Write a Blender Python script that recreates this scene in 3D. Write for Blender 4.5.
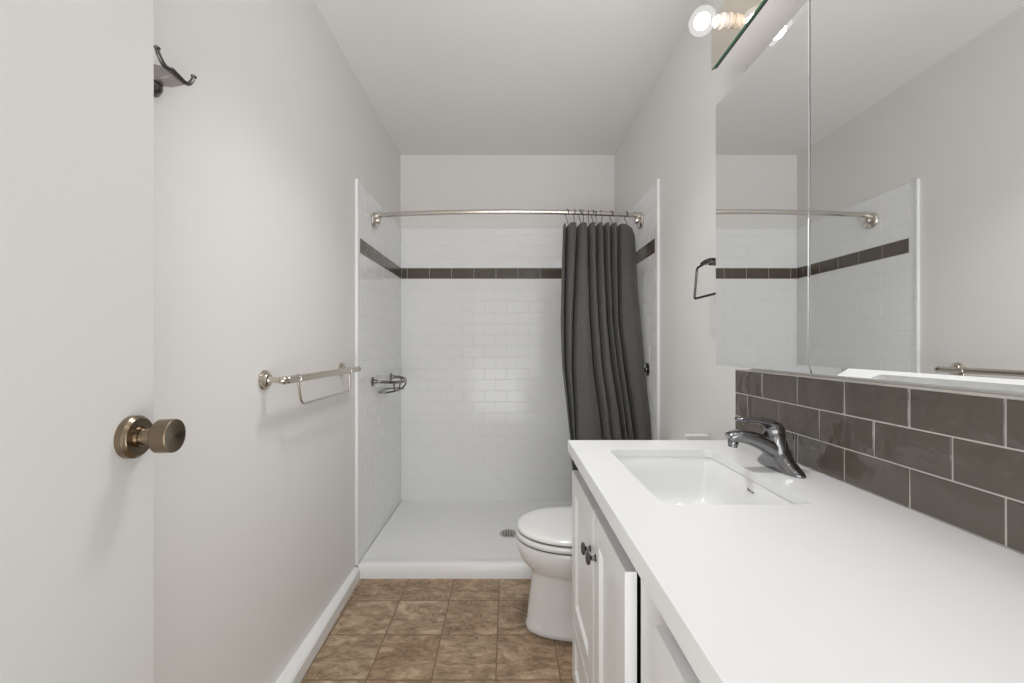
import bpy, bmesh, math, random
from mathutils import Vector, Matrix
S = bpy.context.scene
C = S.collection
for o in list(bpy.data.objects):
    bpy.data.objects.remove(o)
PI = math.pi
random.seed(7)

# ------------------------------------------------------------------ camera, light, exposure
cam_data = bpy.data.cameras.new('camera')
cam_data.sensor_width = 36.0
cam_data.lens = 408.0 / 1024 * 36.0
cam_data.shift_x = 4.5 / 1024
cam_data.shift_y = 4.5 / 1024
cam_data.clip_start = 0.01
cam = bpy.data.objects.new('camera', cam_data)
cam.location = (0, 0, 1.146)
cam.rotation_euler = (PI / 2, 0, 0)
C.objects.link(cam)
S.camera = cam

world = bpy.data.worlds.new('world')
S.world = world
world.use_nodes = True
world.node_tree.nodes['Background'].inputs[0].default_value = (1.0, 1.0, 1.0, 1)
world.node_tree.nodes['Background'].inputs[1].default_value = 0.5      # added even white fill, entering at the open end


def area(name, loc, target, sx, sy, power, spread, col=(0.995, 0.998, 1.0)):
    d = bpy.data.lights.new(name, 'AREA')
    d.shape = 'RECTANGLE'; d.size = sx; d.size_y = sy
    d.energy = power; d.color = col; d.spread = math.radians(spread)
    o = bpy.data.objects.new(name, d)
    o.location = loc; o.rotation_euler = (Vector(target) - Vector(loc)).to_track_quat('-Z', 'Y').to_euler()
    C.objects.link(o)
    return o


area('front_fill', (0.0, -1.1, 1.0), (0.0, 2.8, 0.6), 3.0, 2.0, 21, 140)  # added soft fill from behind the camera, no lamp stands there
area('ceiling_fill', (0.0, -0.6, 0.5), (0.0, 1.7, 2.45), 1.6, 0.9, 9.5, 100)  # added upward fill that brightens the ceiling
area('ceiling_lamp_light', (0.03, 1.25, 2.436), (0.03, 1.25, 0), 0.26, 0.26, 4.6, 105)
BULB = 52.0
S.view_settings.view_transform = 'Standard'
S.view_settings.look = 'None'
S.view_settings.gamma = 1.0
S.view_settings.use_curve_mapping = False
S.view_settings.exposure = 0.04


# ------------------------------------------------------------------ materials
def mat(name, col, rough=0.5, metal=0.0, bump=None, var=None, spec=0.5, coat=0.0):
    m = bpy.data.materials.new(name); m.use_nodes = True
    nt = m.node_tree; b = nt.nodes['Principled BSDF']
    b.inputs['Base Color'].default_value = (*col, 1)
    b.inputs['Roughness'].default_value = rough
    b.inputs['Metallic'].default_value = metal
    b.inputs['Specular IOR Level'].default_value = spec
    b.inputs['Coat Weight'].default_value = coat
    tc = nt.nodes.new('ShaderNodeTexCoord')
    if var:
        sc, amt = var
        n = nt.nodes.new('ShaderNodeTexNoise'); n.inputs['Scale'].default_value = sc
        n.inputs['Detail'].default_value = 4
        r = nt.nodes.new('ShaderNodeMapRange')
        r.inputs['To Min'].default_value = 1 - amt; r.inputs['To Max'].default_value = 1 + amt
        mx = nt.nodes.new('ShaderNodeVectorMath'); mx.operation = 'SCALE'
        mx.inputs[0].default_value = col
        nt.links.new(tc.outputs['Object'], n.inputs['Vector'])
        nt.links.new(n.outputs['Fac'], r.inputs['Value'])
        nt.links.new(r.outputs[0], mx.inputs['Scale'])
        nt.links.new(mx.outputs[0], b.inputs['Base Color'])
    if bump:
        sc, st = bump
        n = nt.nodes.new('ShaderNodeTexNoise'); n.inputs['Scale'].default_value = sc
        n.inputs['Detail'].default_value = 3
        bp = nt.nodes.new('ShaderNodeBump'); bp.inputs['Strength'].default_value = st
        bp.inputs['Distance'].default_value = 0.01
        nt.links.new(tc.outputs['Object'], n.inputs['Vector'])
        nt.links.new(n.outputs['Fac'], bp.inputs['Height'])
        nt.links.new(bp.outputs[0], b.inputs['Normal'])
    return m


M = {}
M['paint'] = mat('wall_paint', (0.80, 0.786, 0.770), 0.55, bump=(160, 0.05), var=(3, 0.012), spec=0.3)
M['ceiling'] = mat('ceiling_paint', (0.80, 0.788, 0.773), 0.8, bump=(120, 0.06), spec=0.2)
M['door_paint'] = mat('door_paint', (0.72, 0.71, 0.695), 0.42, bump=(40, 0.02), spec=0.4)
M['trim_white'] = mat('trim_white', (0.86, 0.86, 0.85), 0.35)
M['white_tile'] = mat('white_tile', (0.885, 0.89, 0.885), 0.13, bump=(18, 0.06), spec=0.3)
M['white_grout'] = mat('white_grout', (0.88, 0.885, 0.88), 0.6)
M['band_tile'] = mat('band_tile', (0.105, 0.085, 0.068), 0.12, bump=(45, 0.25), var=(12, 0.12))
M['band_grout'] = mat('band_grout', (0.62, 0.60, 0.57), 0.8)
M['splash_tile'] = mat('splash_tile', (0.135, 0.115, 0.096), 0.08, bump=(9, 1.0), var=(9, 0.08))
M['splash_grout'] = mat('splash_grout', (0.66, 0.63, 0.58), 0.8)
M['pan'] = mat('shower_pan_acrylic', (0.88, 0.88, 0.875), 0.28)
M['quartz'] = mat('white_quartz', (0.86, 0.86, 0.855), 0.26, var=(60, 0.012))
M['porcelain'] = mat('porcelain', (0.85, 0.85, 0.84), 0.07)
M['seat_plastic'] = mat('seat_plastic', (0.79, 0.79, 0.77), 0.16)
M['cabinet'] = mat('cabinet_lacquer', (0.83, 0.83, 0.82), 0.3)
M['chrome'] = mat('chrome', (0.26, 0.26, 0.265), 0.06, 1.0)
M['dark_chrome'] = mat('dark_chrome', (0.26, 0.25, 0.25), 0.1, 1.0)
M['nickel'] = mat('brushed_nickel', (0.60, 0.545, 0.48), 0.2, 1.0)
M['rod_nickel'] = mat('rod_nickel', (0.66, 0.62, 0.57), 0.24, 1.0)
M['bronze'] = mat('antique_bronze', (0.27, 0.21, 0.148), 0.22, 1.0)
M['arm_metal'] = mat('satin_grey_metal', (0.42, 0.39, 0.385), 0.4, 0.9)
M['black_metal'] = mat('black_metal', (0.035, 0.033, 0.032), 0.3, 0.6)
M['gunmetal'] = mat('gunmetal', (0.13, 0.125, 0.12), 0.22, 1.0)
M['gap_shade'] = mat('gap_shade_black', (0.02, 0.02, 0.02), 0.6)  # near-black that paints the shade in gaps, holes and the cabinet inside
M['mark'] = mat('basin_mark', (0.12, 0.11, 0.11), 0.4)
M['mirror'] = mat('silvered_glass', (0.93, 0.94, 0.935), 0.0, 1.0)
M['plate_mirror'] = mat('light_bar_mirror', (0.84, 0.77, 0.68), 0.05, 1.0)
M['fixture_white'] = mat('fixture_enamel', (0.80, 0.78, 0.76), 0.35)
M['socket'] = mat('socket_ceramic', (0.72, 0.64, 0.58), 0.25)
M['box'] = mat('white_card', (0.78, 0.77, 0.74), 0.5)


def glass_edge():
    m = mat('green_glass_edge', (0.05, 0.19, 0.10), 0.08, spec=0.7)
    return m


M['glass_edge'] = glass_edge()


def emission(name, col, strength):
    m = bpy.data.materials.new(name); m.use_nodes = True
    b = m.node_tree.nodes['Principled BSDF']
    b.inputs['Base Color'].default_value = (0.9, 0.9, 0.88, 1)
    b.inputs['Roughness'].default_value = 0.1
    b.inputs['Emission Color'].default_value = (*col, 1)
    b.inputs['Emission Strength'].default_value = strength
    return m


def globe_glass():
    m = bpy.data.materials.new('glowing_globe_glass'); m.use_nodes = True
    nt = m.node_tree; nt.nodes.remove(nt.nodes['Principled BSDF'])
    out = nt.nodes['Material Output']
    tr = nt.nodes.new('ShaderNodeBsdfTransparent'); em = nt.nodes.new('ShaderNodeEmission')
    em.inputs['Strength'].default_value = 1.0; em.inputs['Color'].default_value = (1, .985, .96, 1)
    mx = nt.nodes.new('ShaderNodeMixShader'); mx.inputs['Fac'].default_value = 0.30
    nt.links.new(tr.outputs[0], mx.inputs[1]); nt.links.new(em.outputs[0], mx.inputs[2])
    nt.links.new(mx.outputs[0], out.inputs['Surface'])
    return m


M['globe'] = globe_glass()
M['bulb'] = emission('lit_globe', (1.0, 0.985, 0.965), BULB)


def knob_material():
    # spun metal: fine rings make the fan-shaped highlight on the knob's end
    m = mat('spun_bronze', (0.23, 0.18, 0.125), 0.27, 1.0)
    b = m.node_tree.nodes['Principled BSDF']
    b.inputs['Anisotropic'].default_value = 0.85
    t = m.node_tree.nodes.new('ShaderNodeTangent'); t.direction_type = 'RADIAL'; t.axis = 'X'
    m.node_tree.links.new(t.outputs[0], b.inputs['Tangent'])
    return m


M['spun'] = knob_material()


def floor_material():
    m = bpy.data.materials.new('stone_vinyl_tiles'); m.use_nodes = True
    nt = m.node_tree; N = nt.nodes.new; L = nt.links.new
    b = nt.nodes['Principled BSDF']; b.inputs['Roughness'].default_value = 0.42
    tc = N('ShaderNodeTexCoord')
    mp = N('ShaderNodeMapping')
    mp.inputs['Location'].default_value = (0.04, -1.400, 0)
    L(tc.outputs['Object'], mp.inputs['Vector'])

    def brick(c1, c2, cm, mortar):
        k = N('ShaderNodeTexBrick'); k.offset = 0.0; k.squash = 1.0
        k.inputs['Scale'].default_value = 1.0
        k.inputs['Brick Width'].default_value = 0.222
        k.inputs['Row Height'].default_value = 0.2185
        k.inputs['Mortar Size'].default_value = mortar
        k.inputs['Mortar Smooth'].default_value = 0.3
        k.inputs['Bias'].default_value = 0.0
        k.inputs['Color1'].default_value = c1; k.inputs['Color2'].default_value = c2
        k.inputs['Mortar'].default_value = cm
        L(mp.outputs[0], k.inputs['Vector'])
        return k
    kid = brick((0, 0, 0, 1), (1, 1, 1, 1), (0.5, 0.5, 0.5, 1), 0.0)
    # every tile is cut from a different place of the stone pattern
    off = N('ShaderNodeVectorMath'); off.operation = 'SCALE'; off.inputs['Scale'].default_value = 9.0
    L(kid.outputs['Color'], off.inputs[0])
    add = N('ShaderNodeVectorMath'); add.operation = 'ADD'
    L(tc.outputs['Object'], add.inputs[0]); L(off.outputs[0], add.inputs[1])
    st = N('ShaderNodeMapping'); st.inputs['Rotation'].default_value = (0, 0, 0.75)
    st.inputs['Scale'].default_value = (1.0, 2.0, 1.0)
    L(add.outputs[0], st.inputs['Vector'])
    n1 = N('ShaderNodeTexNoise'); n1.inputs['Scale'].default_value = 5.0; n1.inputs['Detail'].default_value = 9
    n1.inputs['Roughness'].default_value = 0.78; n1.inputs['Distortion'].default_value = 1.6
    L(st.outputs[0], n1.inputs['Vector'])
    n2 = N('ShaderNodeTexNoise'); n2.inputs['Scale'].default_value = 22.0; n2.inputs['Detail'].default_value = 6
    n2.inputs['Distortion'].default_value = 0.8
    L(st.outputs[0], n2.inputs['Vector'])
    r1 = N('ShaderNodeValToRGB')
    e = r1.color_ramp.elements
    e[0].position = 0.30; e[0].color = (0.185, 0.125, 0.076, 1)
    e[1].position = 0.72; e[1].color = (0.60, 0.50, 0.37, 1)
    x = e.new(0.44); x.color = (0.30, 0.22, 0.142, 1)
    x = e.new(0.55); x.color = (0.41, 0.318, 0.22, 1)
    L(n1.outputs['Fac'], r1.inputs['Fac'])
    r2 = N('ShaderNodeValToRGB')
    r2.color_ramp.elements[0].position = 0.36; r2.color_ramp.elements[0].color = (0.66, 0.62, 0.58, 1)
    r2.color_ramp.elements[1].position = 0.62; r2.color_ramp.elements[1].color = (1.12, 1.1, 1.06, 1)
    L(n2.outputs['Fac'], r2.inputs['Fac'])
    mul = N('ShaderNodeMixRGB'); mul.blend_type = 'MULTIPLY'; mul.inputs['Fac'].default_value = 0.8
    L(r1.outputs[0], mul.inputs['Color1']); L(r2.outputs[0], mul.inputs['Color2'])
    # thin dark veins
    v = N('ShaderNodeTexNoise'); v.inputs['Scale'].default_value = 5.0; v.inputs['Detail'].default_value = 5
    v.inputs['Distortion'].default_value = 2.2
    L(st.outputs[0], v.inputs['Vector'])
    vr = N('ShaderNodeValToRGB')
    q = vr.color_ramp.elements
    q[0].position = 0.478; q[0].color = (1, 1, 1, 1)
    q[1].position = 0.522; q[1].color = (1, 1, 1, 1)
    z = q.new(0.50); z.color = (0.52, 0.46, 0.40, 1)
    L(v.outputs['Fac'], vr.inputs['Fac'])
    mul2 = N('ShaderNodeMixRGB'); mul2.blend_type = 'MULTIPLY'; mul2.inputs['Fac'].default_value = 0.75
    L(mul.outputs[0], mul2.inputs['Color1']); L(vr.outputs[0], mul2.inputs['Color2'])
    tone = N('ShaderNodeMixRGB'); tone.blend_type = 'MULTIPLY'; tone.inputs['Fac'].default_value = 1.0
    tr = N('ShaderNodeValToRGB')
    tr.color_ramp.elements[0].color = (0.98, 0.90, 0.84, 1); tr.color_ramp.elements[1].color = (1.14, 1.14, 1.12, 1)
    L(kid.outputs['Color'], tr.inputs['Fac'])
    L(mul2.outputs[0], tone.inputs['Color1']); L(tr.outputs[0], tone.inputs['Color2'])
    kg = brick((0, 0, 0, 1), (0, 0, 0, 1), (1, 1, 1, 1), 0.0028)
    fin = N('ShaderNodeMixRGB'); L(kg.outputs['Fac'], fin.inputs['Fac'])
    L(tone.outputs[0], fin.inputs['Color1']); fin.inputs['Color2'].default_value = (0.19, 0.115, 0.066, 1)
    L(fin.outputs[0], b.inputs['Base Color'])
    bp = N('ShaderNodeBump'); bp.inputs['Strength'].default_value = 0.35; bp.inputs['Distance'].default_value = 0.004
    inv = N('ShaderNodeMath'); inv.operation = 'SUBTRACT'
    L(n1.outputs['Fac'], inv.inputs[0]); L(kg.outputs['Fac'], inv.inputs[1])
    L(inv.outputs[0], bp.inputs['Height']); L(bp.outputs[0], b.inputs['Normal'])
    return m


M['floor'] = floor_material()


def curtain_material():
    m = bpy.data.materials.new('charcoal_waffle_cloth'); m.use_nodes = True
    nt = m.node_tree; N = nt.nodes.new; L = nt.links.new
    b = nt.nodes['Principled BSDF']; b.inputs['Roughness'].default_value = 0.9
    b.inputs['Specular IOR Level'].default_value = 0.2
    b.inputs['Sheen Weight'].default_value = 0.15
    uv = N('ShaderNodeUVMap'); uv.uv_map = 'weave'
    sep = N('ShaderNodeSeparateXYZ'); L(uv.outputs[0], sep.inputs[0])

    def wave(sock, period):
        a = N('ShaderNodeMath'); a.operation = 'MULTIPLY'; a.inputs[1].default_value = 2 * PI / period
        s = N('ShaderNodeMath'); s.operation = 'SINE'
        L(sock, a.inputs[0]); L(a.outputs[0], s.inputs[0])
        return s.outputs[0]
    mx = N('ShaderNodeMath'); mx.operation = 'MAXIMUM'
    L(wave(sep.outputs['X'], 0.0105), mx.inputs[0]); L(wave(sep.outputs['Y'], 0.0105), mx.inputs[1])
    r = N('ShaderNodeMapRange'); r.inputs['From Min'].default_value = -1; r.inputs['From Max'].default_value = 1
    L(mx.outputs[0], r.inputs['Value'])
    cr = N('ShaderNodeValToRGB')
    cr.color_ramp.elements[0].position = 0.15; cr.color_ramp.elements[0].color = (0.058, 0.055, 0.052, 1)
    cr.color_ramp.elements[1].position = 0.9; cr.color_ramp.elements[1].color = (0.128, 0.122, 0.116, 1)
    L(r.outputs[0], cr.inputs['Fac'])
    L(cr.outputs[0], b.inputs['Base Color'])
    bp = N('ShaderNodeBump'); bp.inputs['Strength'].default_value = 0.6; bp.inputs['Distance'].default_value = 0.002
    L(r.outputs[0], bp.inputs['Height']); L(bp.outputs[0], b.inputs['Normal'])
    return m


M['cloth'] = curtain_material()

# ------------------------------------------------------------------ mesh helpers (world coordinates)
ORIG = {}


def tag(o, label=None, cat=None, group=None, kind=None):
    if label: o['label'] = label
    if cat: o['category'] = cat
    if group: o['group'] = group
    if kind: o['kind'] = kind
    return o


def thing(name, loc, label, cat, group=None):
    o = bpy.data.objects.new(name, None)
    o.empty_display_size = 0.05
    o.location = loc
    C.objects.link(o)
    ORIG[o] = Vector(loc)
    return tag(o, label, cat, group)


def obj(name, bm, material, parent=None, loc=None, smooth=False, bevel=0.0, seg=2, subsurf=0, auto=None):
    origin = ORIG[parent] if parent else Vector(loc if loc else (0, 0, 0))
    bmesh.ops.recalc_face_normals(bm, faces=bm.faces[:])
    bm.transform(Matrix.Translation(-origin))
    me = bpy.data.meshes.new(name); bm.to_mesh(me); bm.free()
    for m in (material if isinstance(material, (list, tuple)) else [material]):
        me.materials.append(m)
    if smooth:
        for p in me.polygons: p.use_smooth = True
        if auto is not None:
            me.set_sharp_from_angle(angle=math.radians(auto))
    o = bpy.data.objects.new(name, me); C.objects.link(o)
    if parent: o.parent = parent
    else: o.location = origin
    ORIG[o] = origin
    if bevel:
        b = o.modifiers.new('bevel', 'BEVEL'); b.width = bevel; b.segments = seg; b.limit_method = 'ANGLE'
        b.angle_limit = math.radians(40); b.harden_normals = False
    if subsurf:
        s = o.modifiers.new('subsurf', 'SUBSURF'); s.levels = subsurf; s.render_levels = subsurf
    return o


def NB(): return bmesh.new()


def box(bm, x0, x1, y0, y1, z0, z1, mi=0):
    v = [bm.verts.new((x, y, z)) for x in (x0, x1) for y in (y0, y1) for z in (z0, z1)]
    for f in ((0, 1, 3, 2), (4, 6, 7, 5), (0, 4, 5, 1), (2, 3, 7, 6), (0, 2, 6, 4), (1, 5, 7, 3)):
        bm.faces.new([v[i] for i in f]).material_index = mi
    return v


def loft(bm, rings, cap=True, closed=True, mi=0):
    rv = [[bm.verts.new(p) for p in r] for r in rings]
    n = len(rings[0])
    for a, b in zip(rv[:-1], rv[1:]):
        for i in range(n if closed else n - 1):
            j = (i + 1) % n
            bm.faces.new((a[i], a[j], b[j], b[i])).material_index = mi
    if cap:
        bm.faces.new(rv[0][::-1]).material_index = mi
        bm.faces.new(rv[-1]).material_index = mi
    return rv


def frame(d):
    d = Vector(d).normalized()
    u = Vector((0, 0, 1)) if abs(d.z) < 0.9 else Vector((1, 0, 0))
    a = d.cross(u).normalized()
    return a, a.cross(d).normalized(), d


def lathe(bm, origin, axis, prof, n=32, mi=0):
    """prof: (distance along the axis, radius)"""
    a, b, d = frame(axis); o = Vector(origin)
    rings = []
    for t, r in prof:
        r = max(r, 1e-5)
        rings.append([o + d * t + (a * math.cos(2 * PI * i / n) + b * math.sin(2 * PI * i / n)) * r for i in range(n)])
    loft(bm, rings, mi=mi)


def tube(bm, pts, r, n=12, closed=False, mi=0, radii=None):
    pts = [Vector(p) for p in pts]; m = len(pts)
    rings = []; prev = None
    for k, p in enumerate(pts):
        if closed: t = pts[(k + 1) % m] - pts[k - 1]
        else: t = pts[min(k + 1, m - 1)] - pts[max(k - 1, 0)]
        t.normalize()
        if prev is None: a, _, _ = frame(t)
        else:
            a = prev - t * prev.dot(t)
            a.normalize()
        prev = a; b = t.cross(a)
        rr = radii[k] if radii else r
        rings.append([p + (a * math.cos(2 * PI * i / n) + b * math.sin(2 * PI * i / n)) * rr for i in range(n)])
    if closed:
        rv = loft(bm, rings, cap=False, mi=mi)
        A, B = rv[-1], rv[0]
        # match the seam
        off = min(range(n), key=lambda s: (A[0].co - B[s].co).length)
        for i in range(n):
            bm.faces.new((A[i], A[(i + 1) % n], B[(i + 1 + off) % n], B[(i + off) % n])).material_index = mi
    else:
        loft(bm, rings, mi=mi)


def smooth_path(pts, per=6):
    P = [Vector(p) for p in pts]; out = []
    for i in range(len(P) - 1):
        p0, p1, p2, p3 = P[max(i - 1, 0)], P[i], P[i + 1], P[min(i + 2, len(P) - 1)]
        for k in range(per):
            t = k / per
            out.append(0.5 * ((2 * p1) + (p2 - p0) * t + (2 * p0 - 5 * p1 + 4 * p2 - p3) * t * t + (3 * p1 - p0 - 3 * p2 + p3) * t ** 3))
    out.append(P[-1])
    return out


def round_poly(pts, r, n=5):
    """rounded corners on an open polyline"""
    P = [Vector(p) for p in pts]; out = [P[0]]
    for i in range(1, len(P) - 1):
        a = (P[i - 1] - P[i]).normalized(); b = (P[i + 1] - P[i]).normalized()
        p0 = P[i] + a * r; p1 = P[i] + b * r
        for k in range(n + 1):
            t = k / n
            out.append((1 - t) ** 2 * p0 + 2 * t * (1 - t) * P[i] + t * t * p1)
    out.append(P[-1])
    return out


def rrect(x0, x1, y0, y1, r, z, n=6):
    out = []
    for cx, cy, a0 in ((x1 - r, y1 - r, 0), (x0 + r, y1 - r, PI / 2), (x0 + r, y0 + r, PI), (x1 - r, y0 + r, 1.5 * PI)):
        for k in range(n + 1):
            a = a0 + PI / 2 * k / n
            out.append(Vector((cx + r * math.cos(a), cy + r * math.sin(a), z)))
    return out


def struct(name, bm, m, **k):
    return tag(obj(name, bm, m, **k), kind='structure')


# ------------------------------------------------------------------ room shell
XL, XR, YB, YN, ZC = -0.75, 0.75, 2.86, -0.3, 2.485
bm = NB(); box(bm, XL - .1, XR + .1, YN, YB + .1, -.1, 0); struct('floor', bm, M['floor'])
bm = NB(); box(bm, XL - .1, XR + .1, YN, YB + .1, ZC, ZC + .1); struct('ceiling', bm, M['ceiling'])
bm = NB(); box(bm, XL - .1, XL, YN, YB + .1, 0, ZC); struct('wall_left', bm, M['paint'])
bm = NB(); box(bm, XR, XR + .1, YN, YB + .1, 0, ZC); struct('wall_right', bm, M['paint'])
bm = NB(); box(bm, XL, XR, YB, YB + .1, 0, ZC); struct('wall_back', bm, M['paint'])

# baseboard on the left wall: eased top, slightly packed out towards the door
bm = NB()
ra, rb = [], []
for y, t in ((2.004, .024), (0.75, .066)):
    for q in ((0, 0), (t, 0), (t, .048), (t - .006, .056), (.010, .060), (0, .060)):
        (ra if y > 2 else rb).append((XL + q[0], y, q[1]))
loft(bm, [ra, rb]); struct('baseboard_left', bm, M['trim_white'])
bm = NB()
loft(bm, [[(XR - q[0], y, q[1]) for q in ((0, 0), (.014, 0), (.014, .05), (.008, .06), (0, .06))] for y in (2.004, 1.31)])
struct('baseboard_right', bm, M['trim_white'])


# ------------------------------------------------------------------ tiles
def tile_panel(bm, P, umax, vmax, rows, tw, th, gap=.0018, t=.007, cham=.0016, u_off=0.0, v0=0.0, jit=.0006, stagger=True, umin=0.0):
    """P(u, v, w) -> world; w is the height above the wall. One mesh: grout bed (slot 1) and bevelled tiles (slot 0)."""
    g = [bm.verts.new(P(u, v, w)) for w in (0, t - .0016) for (u, v) in ((umin, v0), (umax, v0), (umax, vmax), (umin, vmax))]
    for f in ((4, 5, 6, 7), (0, 1, 5, 4), (1, 2, 6, 5), (2, 3, 7, 6), (3, 0, 4, 7)):
        bm.faces.new([g[i] for i in f]).material_index = 1
    r = 0; v = v0
    while v < vmax - .004:
        v1 = min(v + th, vmax)
        u = u_off + ((tw / 2) if (stagger and r % 2) else 0)
        while u > umin: u -= tw
        while u < umax - .004:
            a0, a1 = max(u, umin), min(u + tw, umax)
            if a1 - a0 > .006:
                h = gap / 2
                x0, x1, y0, y1 = a0 + h, a1 - h, v + h, v1 - h
                w = [t + random.uniform(-jit, jit) for _ in range(4)]
                lo = [bm.verts.new(P(*c, t - .0018)) for c in ((x0, y0), (x1, y0), (x1, y1), (x0, y1))]
                c = cham
                hi = [bm.verts.new(P(q[0], q[1], w[i])) for i, q in enumerate(((x0 + c, y0 + c), (x1 - c, y0 + c), (x1 - c, y1 - c), (x0 + c, y1 - c)))]
                bm.faces.new(hi).material_index = 0
                for i in range(4):
                    j = (i + 1) % 4
                    bm.faces.new((lo[i], lo[j], hi[j], hi[i])).material_index = 0
            u += tw
        v = v1; r += 1
    return bm


ZT, ZB0, ZB1, Z0 = 1.968, 1.616, 1.691, 0.052
TH = (ZB0 - Z0) / 20
YT = 2.007
Pl = lambda u, v, w: (XL + w, u, v)
Pr = lambda u, v, w: (XR - w, u, v)
Pb = lambda u, v, w: (u, YB - w, v)
BT = .0085
for nm, P, u0, u1, off in (('wall_left_tile', Pl, YT + .013, YB - BT, 2.056), ('wall_right_tile', Pr, YT + .013, YB - BT, 2.056),
                           ('wall_back_tile', Pb, XL, XR, -.701)):
    bm = NB()
    tile_panel(bm, P, u1, ZB0, 20, .155, TH, v0=Z0, u_off=off, umin=u0, jit=.0004)
    tile_panel(bm, P, u1, ZT, 4, .155, TH, v0=ZB1, u_off=off + .0775, umin=u0, jit=.0004)
    if nm != 'wall_back_tile':
        tile_panel(bm, P, 2.056, ZB1, 1, .155, .08, v0=ZB0, u_off=u0, umin=u0, stagger=False)
    struct(nm, bm, [M['white_tile'], M['white_grout']])
for nm, P, u0, u1, off, tw in (('trim_1', Pl, 2.056, YB - BT, 2.056, .147), ('trim_2', Pr, 2.056, YB - BT, 2.056, .147),
                               ('trim_3', Pb, XL + BT, XR - BT, -.701, .155)):
    bm = NB()
    tile_panel(bm, P, u1, ZB1, 1, tw, .08, v0=ZB0, u_off=off, umin=u0, stagger=False, t=.0085, jit=.0005)
    struct(nm, bm, [M['band_tile'], M['band_grout']])
for nm, x0, x1 in (('trim_4', XL, XL + .0135), ('trim_5', XR - .0135, XR)):
    bm = NB(); box(bm, x0, x1, YT, YT + .013, .0685, ZT + .002); struct(nm, bm, M['trim_white'], bevel=.002)

# ------------------------------------------------------------------ shower pan
t = thing('shower_pan', (0, 2.43, 0), 'white acrylic shower pan with a raised front lip at the far end of the room', 'shower pan')
bm = NB()
px0, px1, py0, py1 = XL + .009, XR - .009, YT + .001, YB - .001
outer = lambda z, i=0.0: rrect(px0 + i, px1 - i, py0 + i, py1 - i, .012, z)
inn = lambda x, yf, yb, z, r: rrect(px0 + x, px1 - x, py0 + yf, py1 - yb, r, z)
loft(bm, [outer(0), outer(.063), outer(.068, .004), inn(.010, .045, .010, .068, .02), inn(.018, .056, .016, .061, .03),
          inn(.04, .09, .03, .050, .05), inn(.10, .18, .10, .044, .08), inn(.6, .36, .36, .040, .05)])
pan = obj('basin', bm, M['pan'], t, smooth=True, auto=50)
bm = NB()
dc = (.006, 2.405, .0405)
lathe(bm, dc, (0, 0, 1), [(0, .054), (.003, .053), (.0045, .048), (.003, .045), (.0025, .001)], 40)
drain = obj('drain', bm, M['rod_nickel'], t, smooth=True, auto=40)
bm = NB()
for i in range(-4, 5):
    for j in range(-4, 5):
        x, y = dc[0] + i * .0095, dc[1] + j * .0095
        if math.hypot(x - dc[0], y - dc[1]) < .041:
            lathe(bm, (x, y, .0432), (0, 0, 1), [(0, .0030), (.0006, .0030)], 8)
obj('drain_hole', bm, M['gap_shade'], drain)  # black discs paint the dark inside of the holes

# ------------------------------------------------------------------ shower rod, hooks and curtain
ZR = 1.872


def rod_y(x): return 2.268 - .062 * (1 - (x / .735) ** 2)


t = thing('shower_curtain_rod', (0, 2.21, ZR), 'bowed brushed nickel curtain rod spanning the shower opening', 'curtain rod')
bm = NB(); tube(bm, [(x / 50 * .722, rod_y(x / 50 * .722), ZR) for x in range(-50, 51)], .0128, 16)
obj('rod', bm, M['rod_nickel'], t, smooth=True, auto=50)
for s in (-1, 1):
    bm = NB()
    fx = s * .7413
    lathe(bm, (fx, 2.268, ZR - .03), (-s, 0, 0), [(0, .044), (.004, .045), (.009, .043), (.014, .036), (.017, .022), (.019, .018), (.019, .0)], 36)
    fl = obj('flange', bm, M['rod_nickel'], t, smooth=True, auto=35)
    bm = NB()
    lathe(bm, (fx - s * .012, 2.268, ZR - .028), (-s, 0, 0), [(0, .02), (.012, .02), (.02, .017), (.024, .009), (.025, 0)], 24)
    lathe(bm, (fx - s * .004, 2.267, ZR), (-s, -.06, 0), [(0, .017), (.032, .018), (.034, .0165), (.034, .0)], 24)
    obj('rod_socket', bm, M['rod_nickel'], fl, smooth=True, auto=35)

# curtain
t_c = thing('shower_curtain', (.5, 2.2, .1), 'charcoal waffle weave shower curtain gathered at the right of the rod', 'shower curtain')


def lerp_tab(tab, v):
    for (a, x), (b, y) in zip(tab[:-1], tab[1:]):
        if v <= b: return x + (y - x) * max(0, (v - a)) / (b - a)
    return tab[-1][1]


ZTOP, ZBOT = 1.812, .085
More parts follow.
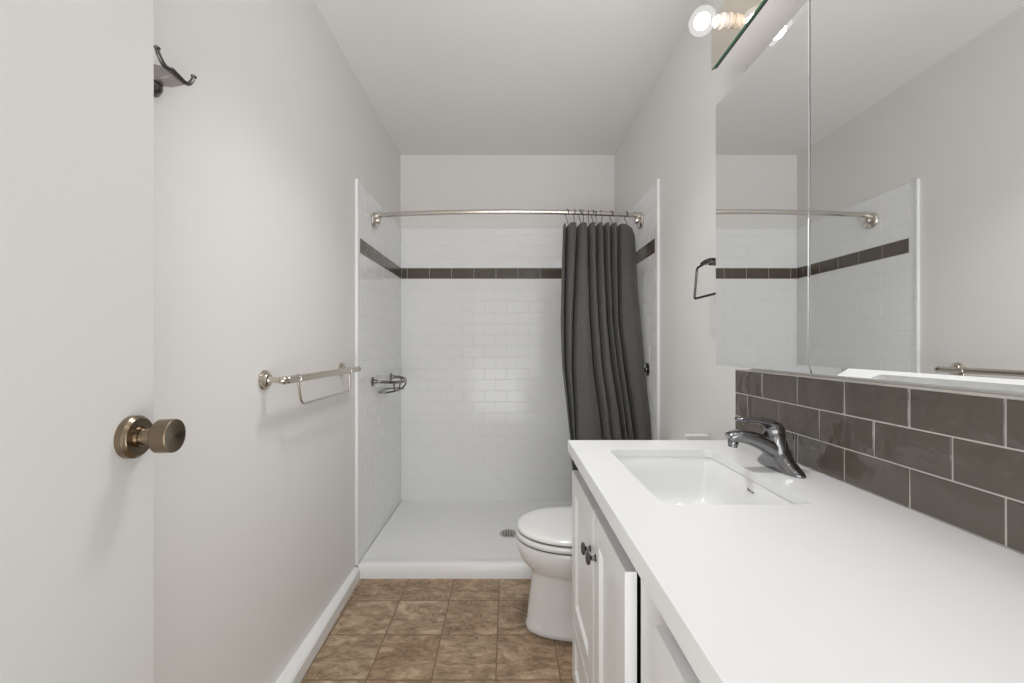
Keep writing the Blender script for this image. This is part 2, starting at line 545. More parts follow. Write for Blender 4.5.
# creases: place across the cloth and depth, at three heights
KY = (222, 320, 440)
CREASE = [((.05, .056, .030), (.8, .9, .9)), ((.20, .16, .075), (.7, .7, .6)), ((.343, .377, .41), (.9, .8, .35)), ((.456, .478, .51), (.7, .45, .12)),
          ((.557, .583, .655), (1.0, 1.0, 1.0)), ((.655, .655, .715), (.7, .5, .3)), ((.757, .725, .80), (.9, 1.0, 1.1))]
bm = NB(); uvl = bm.loops.layers.uv.new('weave')
NU, NVv = 520, 60
grid = []
for j in range(NVv + 1):
    v = j / NVv
    z = ZTOP + (ZBOT - ZTOP) * v
    yc = 2.248 - .17 * min(1, v / .72) ** 1.3
    ypx = 346 - (z - 1.146) * 408 / yc
    pl = lerp_tab([(222, 563.5), (262, 562.3), (320, 561), (368, 562.5), (410, 567.5), (440, 571), (560, 580)], ypx)
    pr = lerp_tab([(222, 633.5), (232, 635.5), (270, 637), (320, 640.5), (370, 644.5), (440, 651.5), (560, 652)], ypx)
    s = yc / 408
    xl, xr = (pl - 507.5) * s, min((pr - 507.5) * (yc + .012) / 408, .738)
    cu = [lerp_tab(list(zip(KY, c[0])), ypx) for c in CREASE]
    cs = [lerp_tab(list(zip(KY, c[1])), ypx) for c in CREASE]
    knots = [0.0] + cu + [1.0]
    row = []; length = 0; prev = None
    for i in range(NU + 1):
        u = i / NU
        k = max(q for q in range(len(knots) - 1) if knots[q] <= u + 1e-9)
        w = knots[k + 1] - knots[k]
        tt = (u - knots[k]) / w
        prof = math.sin(PI * tt) ** .7 if 0 < tt < 1 else 0
        x = xl + (xr - xl) * u
        y = yc - min(.034, .012 + .20 * w) * prof
        for c0, c1 in zip(cu, cs):
            d = (u - c0) / .0175
            y += .15 * c1 * math.exp(-d * d) * (.55 + .45 * min(1, v * 8))
        y += .03 * max(0, (u - .84) / .16) ** 1.5 * max(0, 1 - v * 1.5)
        zz = z
        if v < .04: zz = z + (.010 * prof - .004) * (1 - v / .04) - max(0, u - .80) * .16 * (1 - v / .04)
        y += .002 * math.sin(9 * u + 23 * v) + .003 * math.sin(31 * u + 5 * v)
        p = Vector((x, y, zz))
        if prev is not None: length += math.hypot(x - prev.x, y - prev.y)
        prev = p
        row.append((bm.verts.new(p), length, z))
    grid.append(row)
for j in range(NVv):
    for i in range(NU):
        q = (grid[j][i], grid[j][i + 1], grid[j + 1][i + 1], grid[j + 1][i])
        f = bm.faces.new([a[0] for a in q])
        for lp, a in zip(f.loops, q): lp[uvl].uv = (a[1], a[2])
cl = obj('cloth', bm, M['cloth'], t_c, smooth=True)
sm = cl.modifiers.new('thick', 'SOLIDIFY'); sm.thickness = .0018

# hooks
ORD = ['first', 'second', 'third', 'fourth', 'fifth', 'sixth', 'seventh', 'eighth', 'ninth', 'tenth']
bm = NB()
R0 = .0165
ring_pts = [(0, R0 * math.sin(a), R0 * math.cos(a)) for a in [2 * PI * k / 20 - 2.3 for k in range(16)]]
tail = smooth_path([ring_pts[-1], (0, .010, -.020), (0, .003, -.032), (0, -.004, -.046), (.001, -.008, -.054), (.002, -.003, -.060)], 4)
tube(bm, [(0, 0.0, 0)] and ring_pts + tail[1:], .0017, 8)
hook_px = [566.5, 574, 579.5, 583, 588, 592.5, 596, 601.5, 611.5, 627]
hook0 = obj('curtain_hook', bm, M['black_metal'], None, loc=(0, 0, 0), smooth=True)
for k, px in enumerate(hook_px):
    x = (px - 507.5) / 408 * 2.235
    o = hook0 if k == 0 else hook0.copy()
    if k: C.objects.link(o)
    o.location = (x, rod_y(x), ZR)
    o.rotation_euler = (0, 0, random.uniform(-.7, .7))
    tag(o, 'dark wire curtain hook over the shower rod, %s from the left' % ORD[k], 'curtain hook', 'curtain hooks on the shower rod')

# ------------------------------------------------------------------ soap basket on the left tiles
t = thing('soap_basket', (XL + BT, 2.42, .95), 'round chrome wire soap basket on the white tiles at left', 'soap basket')
xw = XL + .0075
for y in (2.245, 2.595):
    bm = NB()
    lathe(bm, (xw, y, .95), (1, 0, 0), [(0, .026), (.004, .026), (.007, .020), (.011, .013), (.02, .0105), (.026, .0105)], 24)
    obj('wall_flange', bm, M['dark_chrome'], t, smooth=True, auto=35)
bm = NB()
tube(bm, smooth_path([(xw + .02, 2.245, .95), (xw + .045, 2.252, .948), (xw + .09, 2.29, .942), (xw + .122, 2.36, .938), (xw + .132, 2.42, .940),
                      (xw + .122, 2.48, .945), (xw + .09, 2.55, .949), (xw + .045, 2.588, .95), (xw + .02, 2.595, .95)], 8), .0085, 12)
obj('rim', bm, M['dark_chrome'], t, smooth=True)
bm = NB()
tube(bm, smooth_path([(xw + .128, 2.46, .935), (xw + .126, 2.46, .915), (xw + .112, 2.43, .893), (xw + .085, 2.36, .884), (xw + .05, 2.31, .882), (xw + .012, 2.32, .884), (xw + .006, 2.42, .884), (xw + .012, 2.52, .884), (xw + .07, 2.53, .884), (xw + .112, 2.47, .889)], 8), .0052, 10)
tube(bm, [(xw + .1, 2.305, .941), (xw + .09, 2.36, .884)], .0052, 10)
tube(bm, [(xw + .08, 2.56, .949), (xw + .07, 2.53, .884)], .0045, 10)
obj('wire_basket', bm, M['dark_chrome'], t, smooth=True)

# shower valve on the right tiles
t = thing('shower_valve', (XR - .0075, 2.165, 1.022), 'round chrome shower valve trim on the right tile wall beside the curtain', 'shower valve')
bm = NB()
lathe(bm, (XR - .0068, 2.165, 1.022), (-1, 0, 0), [(0, .036), (.003, .036), (.006, .033), (.009, .02), (.009, 0)], 36)
obj('escutcheon', bm, M['dark_chrome'], t, smooth=True, auto=35)
bm = NB()
lathe(bm, (XR - .014, 2.165, 1.022), (-1, 0, 0), [(-.006, .016), (.004, .015), (.008, .012), (.010, .006), (.010, 0)], 24)
tube(bm, [(XR - .02, 2.165, 1.022), (XR - .021, 2.165, 1.033), (XR - .020, 2.165, 1.046)], .004, 10)
obj('handle', bm, M['chrome'], t, smooth=True, auto=35)

# ------------------------------------------------------------------ towel bar with swing loop
XB = -.680; ZBAR = 1.041
t = thing('towel_bar', (XL, 1.55, ZBAR), 'brushed nickel towel bar with a hanging wire loop on the left wall', 'towel bar')
for y in (1.256, 1.838):
    bm = NB()
    lathe(bm, (XL, y, ZBAR), (1, 0, 0), [(0, .031), (.004, .031), (.007, .027), (.010, .027), (.012, .022), (.016, .019), (.018, .012), (.026, .0095), (.040, .0085), (.05, .010), (.0585, .0115)], 32)
    obj('post', bm, M['nickel'], t, smooth=True, auto=35)
bm = NB()
lathe(bm, (XB, 1.226, ZBAR), (0, 1, 0), [(0, .001), (.003, .0075), (.008, .0112), (.014, .0128), (.020, .0115), (.024, .0085), (.028, .009), (.032, .0125), (.036, .0125),
                                      (.61, .0125), (.614, .0085), (.62, .0088), (.628, .0125), (.636, .0122), (.642, .008), (.645, .001)], 24)
obj('bar', bm, M['nickel'], t, smooth=True, auto=40)
bm = NB()
tube(bm, round_poly([(XB, 1.325, ZBAR - .006), (XB, 1.345, ZBAR - .088), (XB, 1.765, ZBAR - .088), (XB, 1.752, ZBAR - .006)], .03, 8), .0042, 10)
for y in (1.325, 1.752):
    lathe(bm, (XB, y - .006, ZBAR), (0, 1, 0), [(0, .0128), (.001, .0142), (.011, .0142), (.012, .0128)], 20)
obj('swing_loop', bm, M['nickel'], t, smooth=True, auto=50)

# ------------------------------------------------------------------ robe hook
hz = 1.707
t = thing('robe_hook', (XL, .862, hz), 'double pronged chrome robe hook on the left wall behind the open door', 'hook')
bm = NB()
lathe(bm, (XL, .858, hz - .013), (1, 0, 0), [(0, .0215), (.004, .0215), (.007, .018), (.012, .0165), (.017, .011), (.019, 0)], 28)
obj('base_flange', bm, M['gunmetal'], t, smooth=True, auto=35)
bm = NB()
loft(bm, [[(XL + a, y0, z0), (XL + a, y1, z0), (XL + a, y1, z1), (XL + a, y0, z1)]
          for a, y0, y1, z0, z1 in ((.0, .846, .868, 1.698, 1.736), (.03, .846, .876, 1.700, 1.728), (.054, .848, .880, 1.708, 1.719))])
obj('arm', bm, M['arm_metal'], t, bevel=.002)
bm = NB()
xh = -.695
hk = [(.809, 1.737), (.8118, 1.7287), (.821, 1.7175), (.8303, 1.7134), (.8502, 1.7168), (.8658, 1.7152), (.8779, 1.7136), (.8903, 1.7185), (.9000, 1.733), (.9025, 1.742)]
pth = smooth_path([(xh, y, z) for y, z in hk], 6)
nq = len(pth)
tube(bm, pth, .0052, 14, radii=[.0036 + .0012 * math.sin(PI * i / (nq - 1)) for i in range(nq)])
for p, d in ((pth[0], (.1, -.1, 1)), (pth[-1], (.15, .1, 1))):
    lathe(bm, p - Vector((0, 0, .003)), d, [(0, .0034), (.002, .0056), (.004, .006), (.006, .004), (.007, 0)], 16)
lathe(bm, (xh, .843, 1.7165), (0, 1, -.0), [(0, .0046), (.001, .006), (.007, .006), (.008, .0046)], 18)
obj('prongs', bm, M['gunmetal'], t, smooth=True, auto=50)

# ------------------------------------------------------------------ open door against the left wall
a8 = math.radians(8)
dd = Vector((-math.sin(a8), math.cos(a8), 0)); nn = Vector((math.cos(a8), math.sin(a8), 0))
latch = Vector((-.583, .6735, 0))
bm = NB()
c = [latch, latch - dd * .71]
pts = [c[0], c[1], c[1] - nn * .035, c[0] - nn * .035]
loft(bm, [[p + Vector((0, 0, .012)) for p in pts], [p + Vector((0, 0, 2.03)) for p in pts]])
door = struct('door_1', bm, M['door_paint'], loc=(-.53, .32, .012), bevel=.002)
kc = latch - dd * .05 + Vector((0, 0, 1.007))
bm = NB()
lathe(bm, kc, nn, [(-.0005, .0325), (.009, .0325), (.0115, .0305), (.0125, .029), (.0135, .0285), (.0135, .016), (.018, .0155), (.0185, .0135), (.03, .0125), (.042, .0125)], 48)
ro = obj('door_knob', bm, M['bronze'], door, smooth=True, auto=30)
bm = NB()
lathe(bm, kc + nn * .037, nn, [(0, .012), (.001, .0235), (.003, .0255), (.0235, .0258), (.0250, .0248), (.0245, .0225), (.0225, .001)], 48)
kn = obj('knob_grip', bm, M['spun'], ro, loc=None, smooth=True, auto=30)
for s in (0.2, 1.0, 1.8):
    bm = NB(); lathe(bm, latch - dd * .7085 + nn * .002 + Vector((0, 0, s - .045)), (0, 0, 1), [(0, .006), (.09, .006)], 12)
    obj('hinge', bm, M['bronze'], door, smooth=True, auto=40)

# ------------------------------------------------------------------ vanity: counter, sink, faucet, cabinet
CZ = .846
CX0, CX1, CY0, CY1 = .192, .7415, .03, 1.30
SX0, SX1, SY0, SY1 = .293, .583, .772, 1.181
bm = NB()


def slab_with_hole(bm, z0, z1):
    hole = rrect(SX0, SX1, SY0, SY1, .022, 0, 6)
    n = len(hole)
    # outer points matched to the hole points, projected on the slab's edge
    cx, cy = (SX0 + SX1) / 2, (SY0 + SY1) / 2
    per = n // 4
    corners = [(CX1, CY1), (CX0, CY1), (CX0, CY0), (CX1, CY0)]
    outer_p = []
    for q in range(4):
        for k in range(per):
            outer_p.append(corners[q])
    for z, up in ((z1, True), (z0, False)):
        hv = [bm.verts.new((p.x, p.y, z)) for p in hole]
        cv = [bm.verts.new((x, y, z)) for x, y in corners]
        for q in range(4):
            for k in range(per - 1):
                i = q * per + k
                bm.faces.new((hv[i], hv[i + 1], cv[q]))
            i = q * per + per - 1
            bm.faces.new((hv[i], hv[(i + 1) % n], cv[(q + 1) % 4], cv[q]))
        if up: H1, C1 = hv, cv
        else: H0, C0 = hv, cv
    for i in range(n):
        j = (i + 1) % n
        bm.faces.new((H0[i], H0[j], H1[j], H1[i]))
    for i in range(4):
        j = (i + 1) % 4
        bm.faces.new((C0[i], C0[j], C1[j], C1[i]))


slab_with_hole(bm, CZ - .020, CZ)
t = thing('countertop', (.46, .66, CZ - .035), 'long white quartz counter with a rectangular sink cut-out', 'countertop')
obj('slab', bm, M['quartz'], t)
bm = NB(); box(bm, CX0, CX0 + .02, CY0, CY1, CZ - .035, CZ - .02); box(bm, CX0 + .02, CX1, CY1 - .02, CY1, CZ - .035, CZ - .02)
obj('edge_strip', bm, M['quartz'], t)

# sink
t = thing('undermount_sink', ((SX0 + SX1) / 2, (SY0 + SY1) / 2, .69), 'white rectangular undermount basin sunk in the counter', 'sink')
bm = NB()
zt = CZ - .0205


def sr(i, z, r=.03): return rrect(SX0 - .006 + i, SX1 + .006 - i, SY0 - .006 + i, SY1 + .006 - i, r * .75, z, 8)


loft(bm, [sr(-.022, zt - .012, .035), sr(-.022, zt, .035), sr(0, zt, .026), sr(.003, zt - .006, .026), sr(.008, zt - .05, .03), sr(.013, zt - .09, .034), sr(.022, zt - .115, .04), sr(.045, zt - .132, .05),
          sr(.08, zt - .138, .05), sr(.125, zt - .142, .02)], cap=False)
bm.verts.ensure_lookup_table()
last = bm.verts[-36:]
bm.faces.new(last)
ob = obj('basin', bm, M['porcelain'], t, smooth=True, auto=60)
sm = ob.modifiers.new('thick', 'SOLIDIFY'); sm.thickness = .006; sm.offset = 0
bm = NB()
scx, scy = (SX0 + SX1) / 2, (SY0 + SY1) / 2
lathe(bm, (scx, scy, zt - .1415), (0, 0, 1), [(0, .024), (.003, .024), (.004, .020), (.002, .017), (.006, .014), (.007, 0)], 28)
obj('drain', bm, M['chrome'], t, smooth=True, auto=35)
# small dark printed mark on the basin's back wall
bm = NB()
yy = .972; zz = .8005
xmark = SX1 + .006 - .0090
tube(bm, smooth_path([(xmark, yy + .012, zz + .0035), (xmark, yy + .012, zz - .0035)], 2), .0008, 6)
tube(bm, smooth_path([(xmark, yy + .012, zz - .0033), (xmark, yy + .008, zz + .0005), (xmark, yy + .0045, zz - .003), (xmark, yy + .001, zz + .001), (xmark, yy - .002, zz - .003)], 3), .0008, 6)
tube(bm, smooth_path([(xmark, yy - .004, zz - .003), (xmark, yy - .0065, zz + .001), (xmark, yy - .009, zz - .003), (xmark, yy - .012, zz)], 3), .0008, 6)
obj('logo_mark', bm, M['mark'], t)

# faucet
FX, FY = .668, 1.0
t = thing('faucet', (FX, FY, CZ), 'single lever chrome faucet mounted at the back of the sink', 'faucet')


def ell(cx, cy, cz, hx, hy, n=28, pw=1.0, tilt=0.0):
    out = []
    for i in range(n):
        a = 2 * PI * i / n
        x = math.copysign(abs(math.cos(a)) ** pw, math.cos(a)) * hx
        y = math.copysign(abs(math.sin(a)) ** pw, math.sin(a)) * hy
        out.append(Vector((cx + x, cy + y, cz + x * tilt)))
    return out


bm = NB()
secs = [(0, .027, .078), (.004, .0275, .0785), (.010, .026, .073), (.018, .025, .060), (.028, .0245, .046), (.040, .024, .035), (.055, .0235, .029), (.072, .023, .0255), (.084, .0235, .0245)]
loft(bm, [ell(FX - .016 * (z / .084), FY, CZ + z, hx, hy, pw=.9, tilt=(.12 * z / .084)) for z, hx, hy in secs])
obj('body', bm, M['chrome'], t, smooth=True, auto=60)
bm = NB()
sp = smooth_path([(FX + .004, FY, CZ + .030), (FX - .022, FY, CZ + .050), (FX - .055, FY, CZ + .068), (FX - .088, FY, CZ + .078), (FX - .112, FY, CZ + .079), (FX - .126, FY, CZ + .074)], 6)
rings = []
for k, p in enumerate(sp):
    f = k / (len(sp) - 1)
    tn = (sp[min(k + 1, len(sp) - 1)] - sp[max(k - 1, 0)]).normalized()
    up = Vector((0, 1, 0)).cross(tn).normalized()
    if up.z < 0: up = -up
    hw = .030 - .014 * f; hh = .024 - .0125 * f
    if f > .97: hw *= .8; hh *= .75
    rings.append([p + Vector((0, 1, 0)) * hw * math.copysign(abs(math.cos(a)) ** .8, math.cos(a)) + up * hh * math.copysign(abs(math.sin(a)) ** .8, math.sin(a)) for a in [2 * PI * i / 24 for i in range(24)]])
loft(bm, rings)
spout = obj('spout', bm, M['chrome'], t, smooth=True, auto=60)
bm = NB()
lathe(bm, (FX - .114, FY, CZ + .073), (-.12, 0, -1), [(0, .0115), (.012, .0118), (.0135, .0105), (.020, .0105), (.021, .0085), (.020, 0)], 24)
obj('aerator', bm, M['chrome'], spout, smooth=True, auto=35)
bm = NB()
lv = [(FX + .006, CZ + .083, .0235, .0240), (FX + .005, CZ + .096, .0225, .0225), (FX + .002, CZ + .106, .018, .018)]
loft(bm, [ell(x - .021, FY, z, hx, hy, tilt=.25) for x, z, hx, hy in [(FX + .006, CZ + .0845, .0235, .0235), (FX + .0055, CZ + .088, .0245, .0245), (FX + .004, CZ + .098, .0235, .0235), (FX + .001, CZ + .107, .019, .019), (FX - .001, CZ + .110, .010, .010)]])
lp = smooth_path([(FX - .008, FY, CZ + .103), (FX - .020, FY, CZ + .110), (FX - .05, FY, CZ + .116), (FX - .08, FY, CZ + .120), (FX - .108, FY, CZ + .1215)], 5)
rings = []
for k, p in enumerate(lp):
    f = k / (len(lp) - 1)
    hw = .020 - .009 * f; hh = .011 - .0065 * f
    if k in (0, len(lp) - 1): hw *= .6; hh *= .6
    rings.append([p + Vector((0, 1, 0)) * hw * math.cos(a) + Vector((.2, 0, 1)).normalized() * hh * math.sin(a) for a in [2 * PI * i / 20 for i in range(20)]])
loft(bm, rings)
obj('lever', bm, M['chrome'], t, smooth=True, auto=60)
bm = NB()
tube(bm, [(FX + .034, FY - .002, CZ + .02), (FX + .034, FY - .002, CZ + .078)], .0022, 10)
lathe(bm, (FX + .034, FY - .002, CZ + .074), (.0, 0, 1), [(0, .003), (.003, .0055), (.008, .0055), (.010, .003), (.010, 0)], 16)
obj('lift_rod', bm, M['chrome'], t, smooth=True, auto=40)

# cabinet
VX, VD = .204, .0205
t = thing('vanity_cabinet', (.48, .66, 0), 'white shaker vanity cabinet under the long counter', 'vanity cabinet')
bm = NB()
FXc = VX + VD + .0035
for y0, y1 in ((1.267, 1.285), (.640, .658), (.06, .078)):
    box(bm, FXc, .7415, y0, y1, .10, CZ - .0355)
box(bm, FXc, .7415, .06, 1.285, .10, .118)
box(bm, .7335, .7415, .06, 1.285, .10, CZ - .0355)
obj('carcass', bm, M['cabinet'], t)
bm = NB(); box(bm, FXc - .0005, FXc + .0175, .568, .696, .10, CZ - .0355); box(bm, FXc - .0005, FXc + .0175, .06, .568, .77, CZ - .0355)
obj('face_frame', bm, M['cabinet'], t)
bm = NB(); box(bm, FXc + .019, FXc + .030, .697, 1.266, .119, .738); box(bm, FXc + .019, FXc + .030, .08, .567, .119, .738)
obj('interior_shade', bm, M['gap_shade'], t)  # black sheets behind the doors stand for the shade in the cabinet
bm = NB(); box(bm, VX + .08, .7415, .06, 1.28, 0, .10); obj('toe_kick', bm, M['cabinet'], t)


def shaker(name, y0, y1, z0, z1, st=.058, rec=.007, parent=None):
    """door or drawer front facing -x: rails, stiles and a recessed panel with sloped inner edges"""
    bm = NB()
    x0, x1 = VX, VX + VD
    def R(x, iy, iz): return [(x, y0 + iy, z0 + iz), (x, y1 - iy, z0 + iz), (x, y1 - iy, z1 - iz), (x, y0 + iy, z1 - iz)]
    loft(bm, [R(x1, 0, 0), R(x0 + .0015, 0, 0), R(x0, .0015, .0015), R(x0, st, st), R(x0 + rec, st + .010, st + .010)])
    o = obj(name, bm, M['cabinet'], parent or t)
    return o


doors = [shaker('door', .9725, 1.288, .300, .754), shaker('door', .708, .9685, .300, .754), shaker('door', .318, .568, .300, .757), shaker('door', .066, .314, .300, .757)]
shaker('drawer', .708, 1.286, .112, .294, st=.044)
shaker('drawer', .066, .568, .112, .294, st=.044)
for d, y, z in ((doors[0], 1.003, .648), (doors[1], .943, .656), (doors[2], .346, .652), (doors[3], .286, .652)):
    bm = NB()
    lathe(bm, (VX + .001, y, z), (-1, 0, 0), [(0, .0085), (.002, .0085), (.004, .0055), (.011, .0048), (.014, .0075), (.016, .0135), (.019, .015), (.022, .0135), (.024, .008), (.0245, 0)], 24)
    obj('knob', bm, M['gunmetal'], d, smooth=True, auto=40)
for y in (.6, .7):
    pass

# ------------------------------------------------------------------ tiled backsplash
t = thing('tile_backsplash', (.745, .7, CZ), 'glossy taupe subway tile backsplash between the counter and the mirror', 'backsplash')
bm = NB()
Ps = lambda u, v, w: (XR - w, u, v)
tile_panel(bm, Ps, 1.331, 1.0685, 3, .1455, .0741, gap=.0026, v0=CZ, u_off=.6085, umin=.03, jit=.0007, t=.008, cham=.0012)
obj('tiles', bm, [M['splash_tile'], M['splash_grout']], t)
bm = NB(); box(bm, XR - .008, XR, .03, 1.331, 1.0685, 1.0725); obj('cap_strip', bm, M['splash_grout'], t, bevel=.001)

# ------------------------------------------------------------------ mirrored medicine cabinet
MX, MZ0, MZ1 = .640, 1.088, 1.885
t = thing('mirror_cabinet', (.70, .86, MZ0), 'wide bathroom cabinet with mirrored doors above the taupe tiles', 'mirror cabinet')
bm = NB(); box(bm, MX + .0125, XR, .478, 1.252, MZ0 + .003, MZ1 - .003)
obj('body', bm, M['fixture_white'], t, bevel=.001)
for y0, y1 in ((.8675, 1.255), (.476, .8635)):
    bm = NB()
    bv = .016
    def R(x, i): return [(x, y0 + i * .09, MZ0 + i), (x, y1 - i * .09, MZ0 + i), (x, y1 - i * .09, MZ1 - i), (x, y0 + i * .09, MZ1 - i)]
    edge = R(MX + .0045, 0)
    edge = edge[:2] + [(MX + .002, p[1], p[2]) for p in edge[2:]]
    loft(bm, [R(MX + .012, 0), edge, R(MX, bv)])
    for f in bm.faces:
        c_ = f.calc_center_median()
        f.material_index = 0 if c_.x < MX + .0036 else (2 if abs(c_.z - (MZ0 + MZ1) / 2) < .1 and c_.x < MX + .0118 else 1)  # side edges coloured dark to paint the shaded gap between the doors
    obj('door', bm, [M['mirror'], M['fixture_white'], M['gunmetal']], t)

# ------------------------------------------------------------------ light bar
LX, LZ0, LZ1 = .632, 2.003, 2.147
t = thing('vanity_light_bar', (.66, .66, LZ0), 'long mirrored vanity light bar above the mirror cabinet', 'vanity light')
bm = NB(); box(bm, LX + .014, XR, .20, 1.257, LZ0 + .0, LZ1)
obj('housing', bm, M['fixture_white'], t, bevel=.0015)
bm = NB(); box(bm, LX, LX + .006, .195, 1.265, LZ0 - .002, LZ1 + .002)
for f in bm.faces:
    f.material_index = 0 if abs(f.normal.x) > .5 or f.calc_center_median().x < LX + .0005 else 1
bm.normal_update()
for f in bm.faces:
    f.material_index = 0 if abs(f.normal.x) > .5 else 1
obj('face_plate', bm, [M['plate_mirror'], M['glass_edge']], t)
bm = NB(); box(bm, LX + .006, LX + .014, .198, 1.261, LZ0 - .0005, LZ1 + .0005)
obj('backing_strip', bm, M['black_metal'], t)
bulb_y = [1.166, .896, .626, .356]
bz = 2.074
for y in bulb_y:
    bm = NB()
    lathe(bm, (LX + .001, y, bz), (-1, 0, 0), [(0, .021), (.004, .021), (.006, .016), (.012, .0155), (.015, .0195), (.023, .0195), (.025, .017), (.030, .0165), (.036, .0155), (.0375, .012), (.0375, 0)], 28)
    obj('socket', bm, M['socket'], t, smooth=True, auto=35)
bl = ['lit round globe bulb nearest the far end of the light bar', 'second lit globe bulb from the far end of the light bar', 'third lit globe bulb from the far end of the light bar', 'lit globe bulb nearest the doorway end of the light bar']
b0 = thing('globe_bulb', (0, 0, 0), bl[0], 'light bulb', 'globe bulbs on the light bar')
bm = NB()
lathe(bm, (-.0385, 0, 0), (-1, 0, 0), [(0, .0092), (.004, .010)], 24)
obj('screw_base', bm, M['socket'], b0, smooth=True, auto=40)
bm = NB()
gr, gc = .036, .0755
lathe(bm, (0, 0, 0), (-1, 0, 0), [(.0427, .012)] + [(gc - gr * math.cos(a), gr * math.sin(a)) for a in [.40 + (PI - .40) * k / 18 for k in range(19)]], 36)
gl = obj('glass_globe', bm, M['globe'], b0, smooth=True, auto=60)
bm = NB()
lathe(bm, (0, 0, 0), (-1, 0, 0), [(gc - .021 * math.cos(PI * k / 14), .021 * math.sin(PI * k / 14)) for k in range(15)], 24)
obj('glowing_filament', bm, M['bulb'], gl, smooth=True)


def copy_tree(o, parent=None):
    c = o.copy(); C.objects.link(c)
    if parent: c.parent = parent
    for ch in [x for x in list(bpy.data.objects) if x.parent == o]: copy_tree(ch, c)
    return c


for k, y in enumerate(bulb_y):
    o = b0 if k == 0 else copy_tree(b0)
    o.location = (LX, y, bz)
    tag(o, bl[k], 'light bulb', 'globe bulbs on the light bar')

# flush lamp on the ceiling above the middle of the room
t = thing('ceiling_light', (0.03, 1.25, ZC), 'square flush lamp on the ceiling above the middle of the room', 'ceiling light')
bm = NB()
loft(bm, [[(0.03 + sx * h, 1.25 + sy * h, z) for sx, sy in ((-1, -1), (1, -1), (1, 1), (-1, 1))] for h, z in ((.165, ZC), (.165, ZC - .02), (.150, ZC - .03))])
obj('frame', bm, M['fixture_white'], t, bevel=.003)
bm = NB(); box(bm, -.11, .17, 1.11, 1.39, ZC - .044, ZC - .030)
obj('diffuser', bm, emission('lit_diffuser', (1, .99, .97), 3.0), t, bevel=.004)

# ------------------------------------------------------------------ towel ring on the right wall
t = thing('towel_ring', (XR, 1.385, 1.43), 'square open dark metal towel ring on the right wall next to the mirror', 'towel ring')
bm = NB()
lathe(bm, (XR, 1.385, 1.428), (-1, 0, 0), [(0, .026), (.005, .026), (.008, .02), (.012, .012), (.05, .009), (.063, .009)], 24)
obj('post', bm, M['gunmetal'], t, smooth=True, auto=35)
bm = NB()
xr = .682
tube(bm, round_poly([(xr, 1.385, 1.432), (xr, 1.468, 1.427), (xr, 1.489, 1.318), (xr, 1.285, 1.318), (xr, 1.302, 1.427), (xr, 1.385, 1.432)], .012, 5), .0042, 10)
loft(bm, [[(xr + dx, y, 1.4325 + dz) for dx, dz in ((-.007, -w), (.007, -w), (.007, w), (-.007, w))] for y, w in ((1.345, .004), (1.365, .008), (1.405, .008), (1.43, .004))])
obj('ring', bm, M['gunmetal'], t, smooth=True, auto=40)

# ------------------------------------------------------------------ toilet
TY = 1.672
t = thing('toilet', (.4, TY, 0), 'white toilet with a closed lid between the shower and the vanity', 'toilet')


def egg(xf, xb, hw, z, n=48, xm=None, pw=2.15):
    """outline with a rounded nose at xf and a flatter back at xb"""
    if xm is None: xm = xf + (xb - xf) * .52
    out = []
    for i in range(n):
        a = 2 * PI * i / n
        c, s = math.cos(a), math.sin(a)
        if c < 0:
            x = xm - (xm - xf) * abs(c) ** (2 / pw); y = hw * math.copysign(abs(s) ** (2 / pw), s)
        else:
            x = xm + (xb - xm) * abs(c) ** (2 / 3.5); y = hw * math.copysign(abs(s) ** (2 / 3.0), s) * (1 - .12 * c)
        out.append(Vector((x, TY + y, z)))
    return out


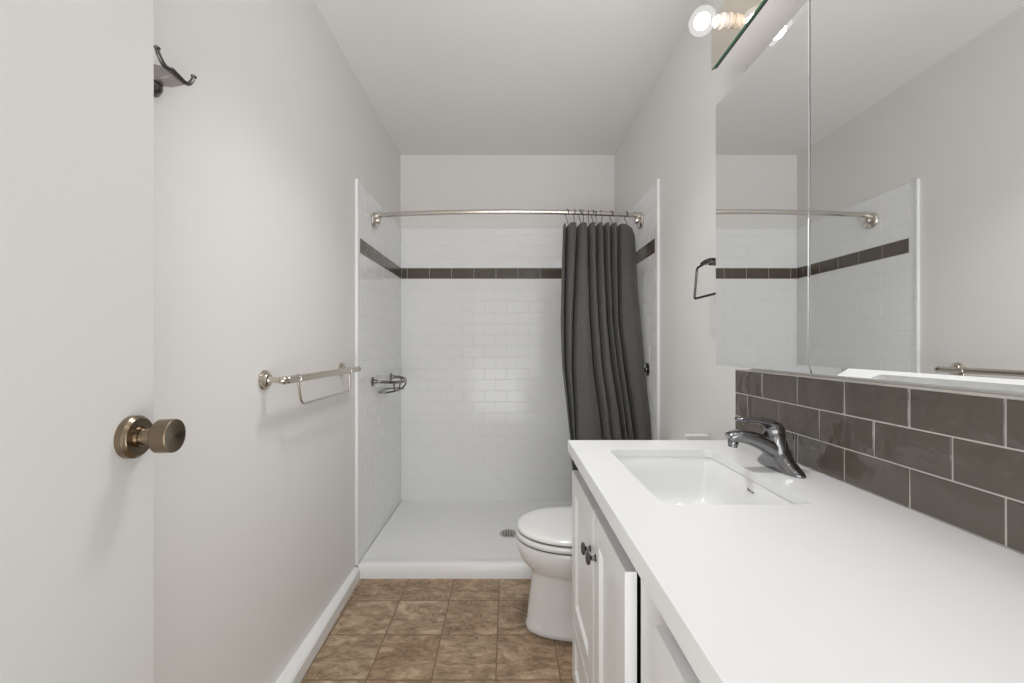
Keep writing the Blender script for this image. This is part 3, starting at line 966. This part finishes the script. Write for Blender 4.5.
bm = NB()
loft(bm, [egg(.080, .62, .098, 0), egg(.074, .62, .104, .004), egg(.074, .62, .104, .022), egg(.080, .62, .099, .032), egg(.086, .62, .097, .10), egg(.095, .61, .095, .17),
          egg(.099, .61, .096, .226), egg(.097, .60, .099, .237), egg(.091, .59, .111, .247), egg(.079, .575, .128, .260), egg(.064, .56, .144, .278), egg(.050, .555, .158, .299), egg(.039, .55, .170, .324), egg(.034, .55, .1755, .346),
          egg(.033, .55, .176, .364), egg(.036, .55, .173, .371), egg(.06, .54, .15, .372)])
obj('bowl', bm, M['porcelain'], t, smooth=True, auto=60)
bm = NB()
loft(bm, [egg(.038, .50, .174, .3785), egg(.034, .50, .178, .382), egg(.033, .50, .179, .392), egg(.037, .50, .176, .399), egg(.045, .495, .168, .400)])
obj('seat', bm, M['seat_plastic'], t, smooth=True, auto=50)
bm = NB()
loft(bm, [egg(.043, .50, .171, .4055), egg(.040, .505, .174, .408), egg(.039, .505, .175, .414), egg(.044, .505, .170, .4215), egg(.058, .50, .158, .4255), egg(.10, .48, .12, .4275), egg(.20, .40, .05, .4285)])
obj('lid', bm, M['seat_plastic'], t, smooth=True, auto=60)
bm = NB()
loft(bm, [egg(.046, .49, .166, .3715), egg(.046, .49, .166, .380)]); loft(bm, [egg(.048, .49, .165, .3995), egg(.048, .49, .165, .407)])
obj('seat_gap_shade', bm, M['gap_shade'], t)  # black rings paint the shaded gaps under seat and lid
bm = NB()
box(bm, .49, .60, TY - .11, TY + .11, .20, .378)
obj('tank_shelf', bm, M['porcelain'], t, bevel=.02, seg=4, smooth=True)
bm = NB()
loft(bm, [rrect(.575, .742, TY - .175, TY + .175, .03, .36), rrect(.562, .742, TY - .195, TY + .195, .03, .50), rrect(.557, .742, TY - .2, TY + .2, .03, .686)])
obj('tank', bm, M['porcelain'], t, smooth=True, auto=50)
bm = NB()
loft(bm, [rrect(.551, .744, TY - .207, TY + .207, .03, .6865), rrect(.549, .745, TY - .209, TY + .209, .03, .695), rrect(.551, .745, TY - .207, TY + .207, .03, .708), rrect(.562, .74, TY - .195, TY + .195, .03, .713)])
obj('tank_lid', bm, M['porcelain'], t, smooth=True, auto=50)
bm = NB()
lathe(bm, (.559, TY - .14, .645), (-1, 0, 0), [(0, .014), (.008, .013), (.01, .008), (.02, .007)], 20)
tube(bm, [(.541, TY - .14, .645), (.538, TY - .11, .642), (.538, TY - .07, .636)], .005, 10)
obj('flush_lever', bm, M['chrome'], t, smooth=True, auto=40)

# small pale box on the tank, its top showing over the counter's far edge
bm = NB(); box(bm, .655, .737, 1.492, 1.52, .7135, .819)
o = obj('small_box', bm, M['box'], None, loc=(.70, 1.51, .7135), bevel=.003)
tag(o, 'small pale box showing over the far edge of the counter by the right wall', 'box')
